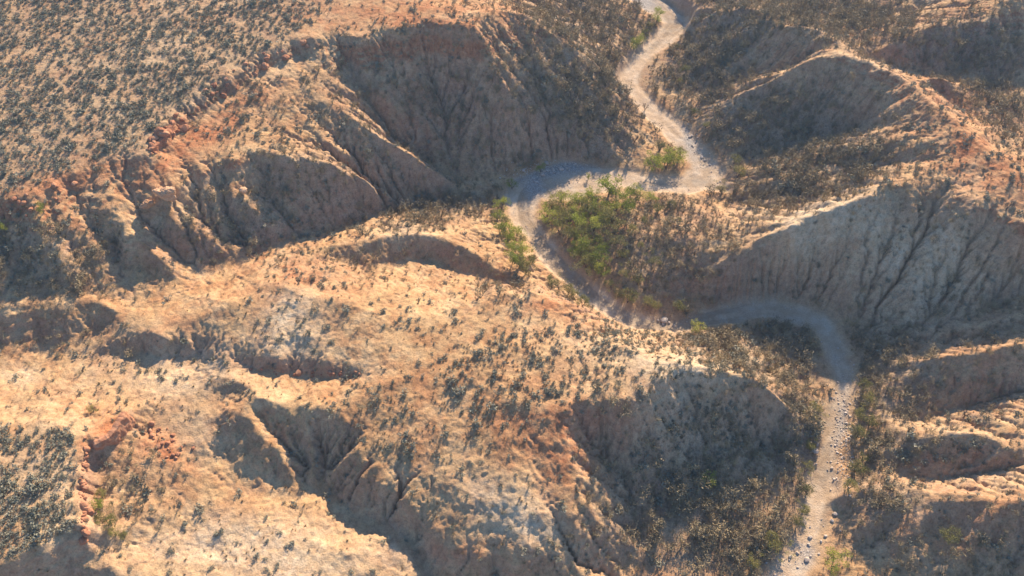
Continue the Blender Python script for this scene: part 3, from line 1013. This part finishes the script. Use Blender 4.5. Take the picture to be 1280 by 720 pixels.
# ---- sage shrubs
x, y, z, u, v, w, sl, r = scatter(1.12, 21)
pa, pb = on_plateau(u, v)
br_, sh = vegfields(u, v)
cl = .5 + .5 * fbm(x / 7, y / 7, 3, 130)
cl2 = .5 + .5 * fbm(x / 2.5, y / 2.5, 2, 134)
edge_a = np.clip((np.interp(u, RU, RV) - v) / 14, 0, 1)
dens = np.where(pa, (.46 + .7 * (cl - .45)) * (.4 + .6 * edge_a) * np.clip((410 - u + .4 * (60 - v)) / 50, .12, 1), 0)
dens = np.where(pb, np.clip(.78 + .8 * (cl - .5), 0, 1) * np.clip((101 - u) / 22, .15, 1), dens)
dens = np.where(pa | pb, dens, sh * .8 * np.clip(.2 + 2.2 * (cl2 - .35), 0.05, 1.2) + .022 + .09 * br_ * np.clip(2 * (cl2 - .25), 0, 1))
keep = (r.random(len(x)) < dens) & (w < .12) & (sl < 1.8)
SX = np.c_[x, y, z][keep]; SU, SV = u[keep], v[keep]
plat = (pa | pb)[keep]
ssz = r.lognormal(0, .34, keep.sum()) * np.where(plat, 1.2, 1.1)
ssz = np.clip(ssz * (1 + .75 * (br_[keep] > .75) * ~plat), .6, 3.2)
depth = (SX[:, 1] - CAM_Y) * CD - (SX[:, 2] - CAM_H) * SD
inview = (SU > 5) & (SU < 1275) & (SV > 5) & (SV < 715)
order = np.argsort(-(ssz / depth) * inview)
SHRUBS = [shrub_geo(i, 95 if i < 4 else 80) for i in range(8)]
sm = [tinted("desert_shrub", g, M_SAGE, i * .13) for i, g in enumerate(SHRUBS[:8])]


def br_at(u, v):
    return float(vegfields(np.array([u]), np.array([v]))[0][0])


def shrub_region(u, v):
    if u < 104 and v > 520:
        if u > 72:
            return ("grey-green shrub on the lower-left plateau close to its red rock rim", "shrubs by the red rim")
        if v < 590:
            return ("grey-green shrub on the upper half of the lower-left plateau", "shrubs on the upper half of the lower-left plateau")
        return ("grey-green shrub on the lower half of the lower-left plateau", "shrubs on the lower half of the lower-left plateau")
    if u < 430 and v < 255 and v < np.interp(u, RU, RV):
        if v > np.interp(u, RU, RV) - 45:
            return ("grey-green shrub on the upper-left plateau along its eroded rim", "shrubs along the upper-left rim")
        if u < 110 and v < 90:
            return ("grey-green shrub in the far top-left corner of the wide plateau", "shrubs in the plateau's far corner")
        if u < 110:
            return ("grey-green shrub on the left side of the wide upper-left plateau", "shrubs on the left side of the plateau")
        if v < 60:
            return ("grey-green shrub on the far part of the upper-left plateau at the frame top", "shrubs on the far part of the plateau")
        return ("grey-green shrub in the middle of the wide upper-left plateau", "shrubs in the middle of the plateau")
    if br_at(u, v) > .75:
        if v > 560 and u < 1040:
            return ("rounded grey-green shrub amid the leafless thicket left of the lower wash", "rounded shrubs in the thicket")
        if v > 395 and u < 1060:
            return ("rounded grey-green shrub on the brushy slope above the wash's left bank", "rounded shrubs above the left bank")
    if u > 1060:
        return ("grey shrub on the spurs right of the gravel wash", "shrubs on the right-hand spurs")
    if u < 400 and v > 350:
        return ("small grey shrub on the bare tan hills at the left", "shrubs on the left-hand hills")
    if v > 595:
        return ("dark little shrub on the pale dome near the bottom of the view", "shrubs on the pale dome")
    if v > 395:
        if u < 560:
            return ("dark rounded shrub on the tan slope left of the central hill crest", "shrubs left of the central hill")
        if u < 760:
            return ("dark rounded shrub in the scrubby patch on the central hill", "shrubs on the central hill")
        return ("dark rounded shrub on the pale crest just below the shaded wash arm", "shrubs on the pale crest")
    if u < 640:
        return ("grey shrub on the gullied slopes below the upper-left plateau", "shrubs on the gullied slopes")
    return ("grey shrub on the hills around the upper wash", "shrubs on the upper hills")


for i in order[:300]:
    lb, gr = shrub_region(SU[i], SV[i])
    link("desert_shrub", sm[i % 8], SX[i] - [0, 0, .03], r.uniform(0, 6.28), float(ssz[i]), label=lb, category="shrub", group=gr)
rest = order[300:]
mass("shrub_cover", SHRUBS[2:], SX[rest] - [0, 0, .03], ssz[rest], M_SAGE,
     dict(kind="stuff", label="countless small grey-green shrubs dotted over plateaus and slopes", category="scrub"))

# ---- leafless thorn brush
x, y, z, u, v, w, sl, r = scatter(1.12, 33)
br, sh = vegfields(u, v)
pa, pb = on_plateau(u, v)
cl = .5 + .5 * fbm(x / 6, y / 6, 3, 140)
cl2 = .5 + .5 * fbm(x / 17, y / 17, 2, 144)
dens = 1.15 * br * np.clip(.45 + 1.5 * (cl - .3), .1, 1.1) * (.75 + .6 * (cl2 - .3))
dens = np.where(pa | pb, 0, dens * .85 + .006)
keep = (r.random(len(x)) < dens) & (w < .06) & (sl < 2.2)
TX = np.c_[x, y, z][keep]; TU, TV = u[keep], v[keep]; tb = br[keep]
tsz = np.clip(r.lognormal(-.04, .42, keep.sum()) * (.95 + 1.05 * tb), .5, 4.2)
depth = (TX[:, 1] - CAM_Y) * CD - (TX[:, 2] - CAM_H) * SD
inview = (TU > 5) & (TU < 1275) & (TV > 5) & (TV < 715)
order = np.argsort(-(tsz / depth) * inview)
THORNS = [thorn_geo(100 + i) for i in range(8)]
tm = [tinted("thorn_bush", g, M_THORN, i * .13) for i, g in enumerate(THORNS)]


def thorn_region(u, v):
    if u > 1040 and v > 380:
        if v > 600:
            return ("dry brown thorn bush on the rocky spur at the lower right", "thorn bushes on the lower-right spur")
        return ("dry brown thorn bush on the bank right of the gravel wash", "thorn bushes right of the lower wash")
    if v > 560:
        if u < 860:
            return ("leafless grey bush at the foot of the dark bowl below the central hill", "thorn bushes at the foot of the dark bowl")
        if v > 650:
            return ("leafless grey-brown bush in the thicket at the bottom edge, left of the wash", "thicket at the bottom edge")
        return ("leafless grey-brown thorn bush in the thicket left of the lower wash", "thorn thicket of the valley floor")
    if v > 395 and u > 780:
        if v < 440 and u > 930:
            return ("dark bush on the shaded flat inside the sharp right-hand wash bend", "bushes on the shaded flat")
        if v > 480:
            return ("dry bush on the steep shaded face between the pale crest and the wash", "bushes on the shaded face")
        return ("dry tan bush on the slope above the left bank of the wash", "bushes above the left bank of the wash")
    if v < 395 and u > 690:
        if u > 1040:
            return ("bare brown bush on the large shaded bowl and ridge at the right", "thorn bushes of the shaded bowl")
        if v > 235:
            return ("bare brown thorn bush on the knoll inside the wash bend beside the grove", "thorn bushes on the knoll")
        if u > 850:
            return ("bare brown thorn bush on the hills right of the upper wash", "thorn bushes right of the upper wash")
        return ("bare brown thorn bush on the hill left of the upper wash", "thorn bushes left of the upper wash")
    if v < 350:
        return ("sparse dry bush on the slopes between plateau rim and wash", "dry bushes below the plateau rim")
    return ("sparse dry bush on the tan hills left of the wash", "dry bushes on the left-hand hills")


for i in order[:300]:
    lb, gr = thorn_region(TU[i], TV[i])
    link("thorn_bush", tm[i % 8], TX[i], r.uniform(0, 6.28), float(tsz[i]), label=lb, category="bush", group=gr)
rest = order[300:]
mass("brush_cover", THORNS, TX[rest], tsz[rest], M_THORN,
     dict(kind="stuff", label="dense leafless grey-brown brush covering the hillsides and valley floor", category="brush"))
print("shrubs", len(SX), "thorns", len(TX))

# ---- dry grass tufts
x, y, z, u, v, w, sl, r = scatter(.95, 37)
br, sh = vegfields(u, v)
cl = .5 + .5 * fbm(x / 5, y / 5, 3, 150)
pa, pb = on_plateau(u, v)
dens = np.clip(np.maximum(br, sh) * .5 + .06, 0, 1) * np.clip(2.5 * (cl - .35), 0, 1)
keep = (r.random(len(x)) < np.where(pa | pb, .12, dens)) & (w < .2) & (sl < 1.3)
GXY = np.c_[x, y, z][keep]


def tuft_geo(seed):
    r_ = np.random.default_rng(seed)
    m = 16
    a = r_.uniform(0, 6.28, m)
    return blades(np.c_[r_.normal(0, .08, (m, 2)), np.full(m, -.05)],
                  np.c_[np.cos(a) * r_.uniform(.1, .5, m), np.sin(a) * r_.uniform(.1, .5, m), r_.uniform(.25, .7, m)], .05, r_)


M_GRASS = leaf_material("dry_grass", (.24, .18, .09), (.34, .26, .14), (.20, .16, .085))
mass("dry_grass", [tuft_geo(i) for i in range(5)], GXY, r.uniform(.5, 1.2, len(GXY)), M_GRASS,
     dict(kind="stuff", label="short dry straw-coloured grass between the bushes", category="grass"))


# ---- living trees
def gz(u, v):
    """ground point seen at a survey pixel"""
    z_ = 10.0
    for _ in range(60):
        x_, y_ = P(u, v, z_)
        z_ = .6 * z_ + .4 * float(height(np.array([x_]), np.array([y_]))[0])
    x_, y_ = P(u, v, z_)
    return x_, y_, z_


TREES = {}
for kind, mat, n_ in (("green", M_GREEN, 7), ("olive", M_OLIVE, 5)):
    TREES[kind] = []
    for i in range(n_):
        wd_, lf = tree_geo(300 + i + 50 * (kind == "olive"), h=4.2 + .35 * (i % 3), rad=2.6 + .3 * (i % 4))
        TREES[kind].append((tinted("trunk", wd_, M_BARK, .3), tinted("crown", lf, mat, i * .17)))
bare_g = [tree_geo(400 + i, 4.0, 1.9, bare=True)[0] for i in range(3)]
BARE = [tinted("bare_tree", g, M_BARK, i * .3) for i, g in enumerate(bare_g)]
rt = np.random.default_rng(5)


def tree(u, v, s, kind, label, group=None, cat_="tree", name="mesquite_tree"):
    x_, y_, z_ = gz(u, v)
    e = bpy.data.objects.new(name, None)
    SC.collection.objects.link(e)
    e.location = (x_, y_, z_)
    e.rotation_euler = (0, 0, rt.uniform(0, 6.28))
    s *= 1.15
    e.scale = (s * rt.uniform(.9, 1.1), s * rt.uniform(.9, 1.1), s)
    e["label"] = label
    e["category"] = cat_
    if group:
        e["group"] = group
    t, c = TREES[kind][int(rt.integers(len(TREES[kind])))]
    link("trunk", t, parent=e)
    link("crown", c, parent=e)
    return e


tree(761, 243, 1.35, "green", "tallest bright green tree standing alone where the wash forks, above the grove")
G1 = ("bright green tree in the dense grove inside the wash bend", "grove inside the wash bend")
grove = [(683, 268), (692, 262), (700, 270), (688, 280), (706, 258), (715, 266), (722, 254), (728, 264), (738, 252), (712, 280), (722, 288), (734, 276), (745, 266), (750, 280), (758, 262),
         (700, 292), (712, 300), (722, 310), (730, 298), (738, 318), (716, 322), (728, 330), (742, 336), (752, 344), (748, 302), (770, 255), (780, 262), (764, 276), (786, 248), (735, 246), (756, 318), (700, 250), (696, 283), (705, 284), (719, 297), (726, 318), (735, 307), (741, 290), (760, 292), (770, 268), (776, 282), (792, 256), (800, 250), (765, 306), (748, 328), (736, 342), (719, 272), (730, 258), (744, 274), (757, 272), (812, 252), (786, 266)]
for q in grove:
    G1 = (("bright green tree on the left edge of the grove, facing the wash", "left edge of the grove") if q[0] < 714 and q[1] < 300 else
          ("bright green tree in the lower tip of the grove above the dark thicket", "lower tip of the grove") if q[1] >= 296 else
          ("green tree in the inner grove below the tall lone tree", "inner grove"))
    tree(q[0] + rt.normal(0, 1.5), q[1] + rt.normal(0, 1.5), rt.uniform(.55, .95), "green" if rt.random() < .6 else "olive", *G1)
G2 = ("green tree along the left bank below the wash bend", "green trees on the left bank below the bend")
for q in [(627, 262), (622, 275), (632, 282), (638, 292), (645, 300), (652, 306), (644, 315), (655, 322), (662, 330), (650, 334), (634, 303), (625, 292), (658, 342), (640, 330)]:
    tree(*q, rt.uniform(.55, .9), "green" if rt.random() < .65 else "olive", *G2)
G3 = ("yellow-green tree at the foot of the hill where the upper wash turns", "green trees at the upper wash corner")
for q in [(822, 205), (832, 210), (843, 207), (848, 198), (838, 200), (824, 188), (815, 212)]:
    tree(*q, rt.uniform(.6, 1.0), "green" if rt.random() < .6 else "olive", *G3)
G4 = ("green tree on the left edge of the wash near the top of the view", "green trees by the wash near the top")
for q in [(820, 28), (812, 38), (806, 48), (798, 56), (822, 22), (793, 62)]:
    tree(*q, rt.uniform(.6, 1.0), "green" if rt.random() < .5 else "olive", *G4)
G5 = ("yellowish-green small tree on the left bank above the hill spur", "yellow-green trees on the left bank above the spur")
for q in [(698, 362), (710, 368), (718, 375), (728, 383), (690, 356)]:
    tree(*q, rt.uniform(.45, .7), "olive", *G5)
G11 = ("small olive-green tree scattered through dry scrub on the right half of the knoll", "olive trees on the knoll")
for q in [(790, 292), (806, 280), (822, 268), (838, 262), (800, 310), (815, 330), (778, 322), (846, 280), (780, 345), (796, 356)]:
    tree(*q, rt.uniform(.4, .65), "olive", *G11)
G6 = ("green tree along the dark thicket foot on the wash's right bank", "trees at the thicket foot on the right bank")
for q in [(764, 362), (772, 372), (784, 378), (810, 382), (820, 386), (848, 388)]:
    tree(*q, rt.uniform(.5, .8), "green" if rt.random() < .5 else "olive", *G6)
G7 = ("olive tree beside the right edge of the lower gravel wash", "olive trees right of the lower wash")
for q in [(1078, 487), (1084, 502), (1074, 522), (1086, 532), (1070, 548), (1078, 575), (1068, 590), (1060, 612)]:
    tree(*q, rt.uniform(.5, .85), "olive", *G7)
G8 = ("olive tree along the left edge of the lower gravel wash", "olive trees left of the lower wash")
for q in [(1012, 560), (1006, 590), (1008, 618), (1002, 640), (972, 690), (962, 678), (940, 706), (1016, 520), (996, 655)]:
    tree(*q, rt.uniform(.45, .75), "olive", *G8)
G9 = ("olive tree on the dark hillside right of the upper wash", "olive trees on the hillside right of the upper wash")
for q in [(866, 143), (858, 92), (850, 105), (917, 205), (921, 222), (882, 160), (900, 240), (846, 62)]:
    tree(*q, rt.uniform(.45, .75), "olive", *G9)
tree(870, 416, .62, "green", "small bright yellow-green tree at the near edge of the shaded wash arm")
tree(735, 224, .0 + .35, "green", "tiny green tree on the stony bar beside the big lone tree")
tree(676, 215, .5, "green", "small green tree on the stones at the shaded edge of the wash bend")
tree(640, 236, .55, "green", "small green tree at the far left end of the wash bend")
tree(1040, 708, .85, "green", "yellow-green tree on the rocky bank at the bottom edge of the view")
tree(1182, 672, .7, "olive", "lone olive bush on the shaded cliff at lower right")
tree(884, 604, .55, "green", "single green tree amid the grey thicket in the shaded valley floor")
tree(55, 266, .5, "green", "green bush just below the red rim at far left")
tree(5, 289, .5, "green", "green bush at the far left edge under the plateau")
G10 = ("green bush at the foot of the red cliff beside the lower-left plateau", "green bushes under the lower-left cliff")
for q in [(124, 634), (132, 648), (140, 656), (146, 668), (156, 672), (118, 515), (128, 622)]:
    tree(*q, rt.uniform(.35, .6), "green" if q[1] > 600 and rt.random() < .6 else "olive", *G10, cat_="bush")
for q, lb in (((806, 138), "bare grey tree standing in the pale gravel of the upper wash"), ((666, 328), "bare reddish-grey tree at the edge of the wash below the grove"),
              ((1205, 521), "bare tree at the foot of the shaded spur on the right"), ((792, 180), "bare tree on the left side of the upper wash"),
              ((1258, 262), "bare tree at the rim of the large shaded bowl")):
    x_, y_, z_ = gz(*q)
    link("bare_tree", BARE[int(rt.integers(3))], (x_, y_, z_), rt.uniform(0, 6), rt.uniform(.7, 1.1), label=lb, category="tree")

# ---- boulders and stones
def boulder_geo(seed, sx_, sy_, sz_):
    """weathered clay boulder: rounded lump with a notch, cracks and a rough skin"""
    v_, f_ = rock_geo(seed, 5, .1)
    r_ = np.random.default_rng(seed)
    n_ = v_ / (np.linalg.norm(v_, axis=1)[:, None] + 1e-6)
    a_ = fbm(n_[:, 0] * 1.6 + seed, n_[:, 1] * 1.6 + n_[:, 2] * 1.9, 4, 9, .6)
    c_ = np.abs(fbm(n_[:, 0] * 1.3 + n_[:, 2] + 5, n_[:, 1] * 1.4 + seed, 3, 21))
    v_ = v_ * (1 + .16 * a_ - .07 * np.exp(-(c_ / .07) ** 2))[:, None]
    v_ += n_ * (.02 * fbm(n_[:, 0] * 14, n_[:, 1] * 14 + n_[:, 2] * 11, 3, 15))[:, None]
    return v_ * np.array([sx_, sy_, sz_]), f_


for k_, ((u_, v_), (sx_, sy_, sz_), lb) in enumerate((((212, 252), (7.0, 5.5, 7.2), "largest rounded orange boulder on the spur below the upper-left plateau"),
                                  ((187, 262), (4.2, 3.6, 5.0), "smaller rounded boulder leaning against the largest boulder"),
                                  ((305, 242), (3.0, 2.4, 3.6), "reddish boulder in the shade below the curved ledge"))):
    x_, y_, z_ = gz(u_, v_)
    link("boulder", mesh_np("boulder", *boulder_geo(3 + 4 * k_, sx_, sy_, sz_), M_ROCKO, None, False), (x_, y_, z_ + sz_ * .22), .5 * k_, label=lb, category="boulder")


def wall_geo(line, top, drop, width, seed):
    """an upright fin of rock following a ground line"""
    r_ = np.random.default_rng(seed)
    P_ = np.array(line, float)
    seg_ = np.r_[0, np.cumsum(np.hypot(*np.diff(P_, axis=0).T))]
    n_ = int(seg_[-1] / .22)
    t_ = np.linspace(0, seg_[-1], n_)
    cx, cy = np.interp(t_, seg_, P_[:, 0]), np.interp(t_, seg_, P_[:, 1])
    tx, ty = np.gradient(cx), np.gradient(cy)
    l_ = np.hypot(tx, ty); nx_, ny_ = -ty / l_, tx / l_
    prof = [(-.5, 0), (-.5, .3), (-.46, .62), (-.42, .88), (-.3, 1), (0, 1.03), (.3, 1), (.44, .86), (.5, .6), (.62, .3), (.7, 0)]
    prof = [(np.interp(q, range(11), [p_[0] for p_ in prof]), np.interp(q, range(11), [p_[1] for p_ in prof])) for q in np.linspace(0, 10, 31)]
    taper = np.clip(np.minimum(t_, seg_[-1] - t_) / .8, .15, 1) ** .5
    V_ = []
    for a_, h_ in prof:
        wob = 1 + .5 * fbm(t_ / 1.1 + 3 * a_, np.full(n_, h_ * 3.5 + seed), 3, 31)
        off_ = a_ * width * wob * taper
        zt = top + .35 * fbm(t_ / 1.4, np.full(n_, 7.7), 3, 35)
        V_.append(np.c_[cx + nx_ * off_, cy + ny_ * off_, zt - drop * (1 - h_ * taper)])
    V_ = np.array(V_)
    m_ = len(prof)
    i_ = np.arange(m_ * n_).reshape(m_, n_)
    q_ = np.stack([i_[:-1, :-1], i_[:-1, 1:], i_[1:, 1:], i_[1:, :-1]], -1).reshape(-1, 4)
    return V_.reshape(-1, 3), np.vstack([q_[:, [0, 1, 2]], q_[:, [0, 2, 3]]])


fin = [P(112, 556, 19.5), P(124, 553, 19.4), P(138, 545, 19.2), P(150, 530, 19), P(159, 514, 18.8)]
link("rock_outcrop", mesh_np("rock_outcrop", *wall_geo(fin, 19.9, 5.5, 2.0, 3), M_ROCKR, None, False), label="upright red rock fin with a pale top beside the lower-left plateau", category="rock outcrop")
rm_ = [P(186, 189, 32), P(196, 178, 32), P(206, 167, 32), P(216, 154, 32)]
link("rock_outcrop", mesh_np("rock_outcrop", *wall_geo(rm_, 32.0, 4.5, 2.0, 12), M_ROCKR, None, False), label="crumbling red rock rim above the boulders at the upper-left plateau", category="rock outcrop")
RP = [mesh_np("wash_stone", *rock_geo(20 + i, 2), M_ROCKP, None, False) for i in range(6)]
RR = [mesh_np("red_block", *rock_geo(40 + i, 2), M_ROCKR, None, False) for i in range(6)]


def strew(n, centre, spread, size, meshes, name, label, group):
    for _ in range(n):
        t = rt.random()
        seg = t * (len(centre) - 1)
        i = min(int(seg), len(centre) - 2)
        f_ = seg - i
        u_ = centre[i][0] * (1 - f_) + centre[i + 1][0] * f_ + rt.normal(0, spread[0])
        v_ = centre[i][1] * (1 - f_) + centre[i + 1][1] * f_ + rt.normal(0, spread[1])
        x_, y_, z_ = gz(u_, v_)
        s_ = float(np.clip(rt.lognormal(0, .45) * size, size * .4, size * 2.6))
        link(name, meshes[int(rt.integers(len(meshes)))], (x_, y_, z_), rt.uniform(0, 6.28), s_, label=label, category="stone" if name == "wash_stone" else "rock", group=group)


strew(110, [(1060, 500), (1056, 545), (1046, 600)], (7, 12), .38, RP, "wash_stone", "pale stone on the long stony bar right of the lower wash track", "stones on the lower wash bar")
strew(30, [(1040, 640), (1010, 690), (985, 716)], (12, 6), .6, RP, "wash_stone", "pale stone at the wash edge near the bottom of the view", "stones at the bottom of the wash")
strew(50, [(662, 222), (685, 212), (720, 206)], (8, 4), .75, RP, "wash_stone", "pale stone on the bar at the shaded wash bend", "stones at the wash bend")
strew(14, [(822, 398), (840, 404)], (6, 3), .9, RP, "wash_stone", "pale stone heaped where the wash enters the shade", "stones where the wash enters the shade")
strew(20, [(855, 160), (880, 200)], (6, 6), .7, RP, "wash_stone", "stone on the shaded right edge of the upper wash", "stones on the upper wash edge")
strew(9, [(1012, 548), (1018, 562)], (3, 8), .9, RP, "wash_stone", "rounded stone on the left edge of the lower wash", "stones left of the lower wash")
strew(44, [(186, 190), (205, 170), (225, 150)], (6, 5), 1.5, RR, "red_block", "red block broken from the upper-left plateau rim", "red blocks at the upper-left rim")
strew(30, [(255, 125), (330, 75), (395, 52)], (6, 4), 1.4, RR, "red_block", "red block along the far end of the plateau rim", "red blocks at the far rim")
strew(16, [(20, 255), (60, 250), (100, 232)], (8, 5), 1.5, RR, "red_block", "red block under the rim at far left", "red blocks at the far left rim")
strew(70, [(107, 562), (104, 610), (107, 668)], (2, 8), .95, RR, "red_block", "red block in the cliff edge of the lower-left plateau", "red blocks of the lower-left cliff")
strew(34, [(190, 535), (215, 560), (232, 568)], (9, 6), .8, RR, "red_block", "red block in the broken ground right of the red fin", "red blocks right of the red fin")
strew(30, [(318, 462), (400, 468), (450, 468)], (8, 2.5), .8, RR, "red_block", "red block in the low scarp of the central mound", "red blocks of the central mound scarp")
# small litter of stones
x, y, z, u, v, w, sl, r = scatter(.62, 55, (-60, 130), (-90, 60))
bars = .9 * np.exp(-(((u - 1057) / 13) ** 2 + ((v - 550) / 62) ** 2)) + .6 * np.exp(-(((u - 685) / 45) ** 2 + ((v - 216) / 14) ** 2)) + .025 * (w > .3)
keep = r.random(len(x)) < bars
ST = np.c_[x, y, z][keep]
mass("gravel_stones", [rock_geo(60 + i, 1) for i in range(5)], ST, np.clip(r.lognormal(-.9, .4, len(ST)), .15, .7), M_ROCKP,
     dict(kind="stuff", label="small pale gravel stones strewn over the dry wash bed", category="gravel"))

# V4
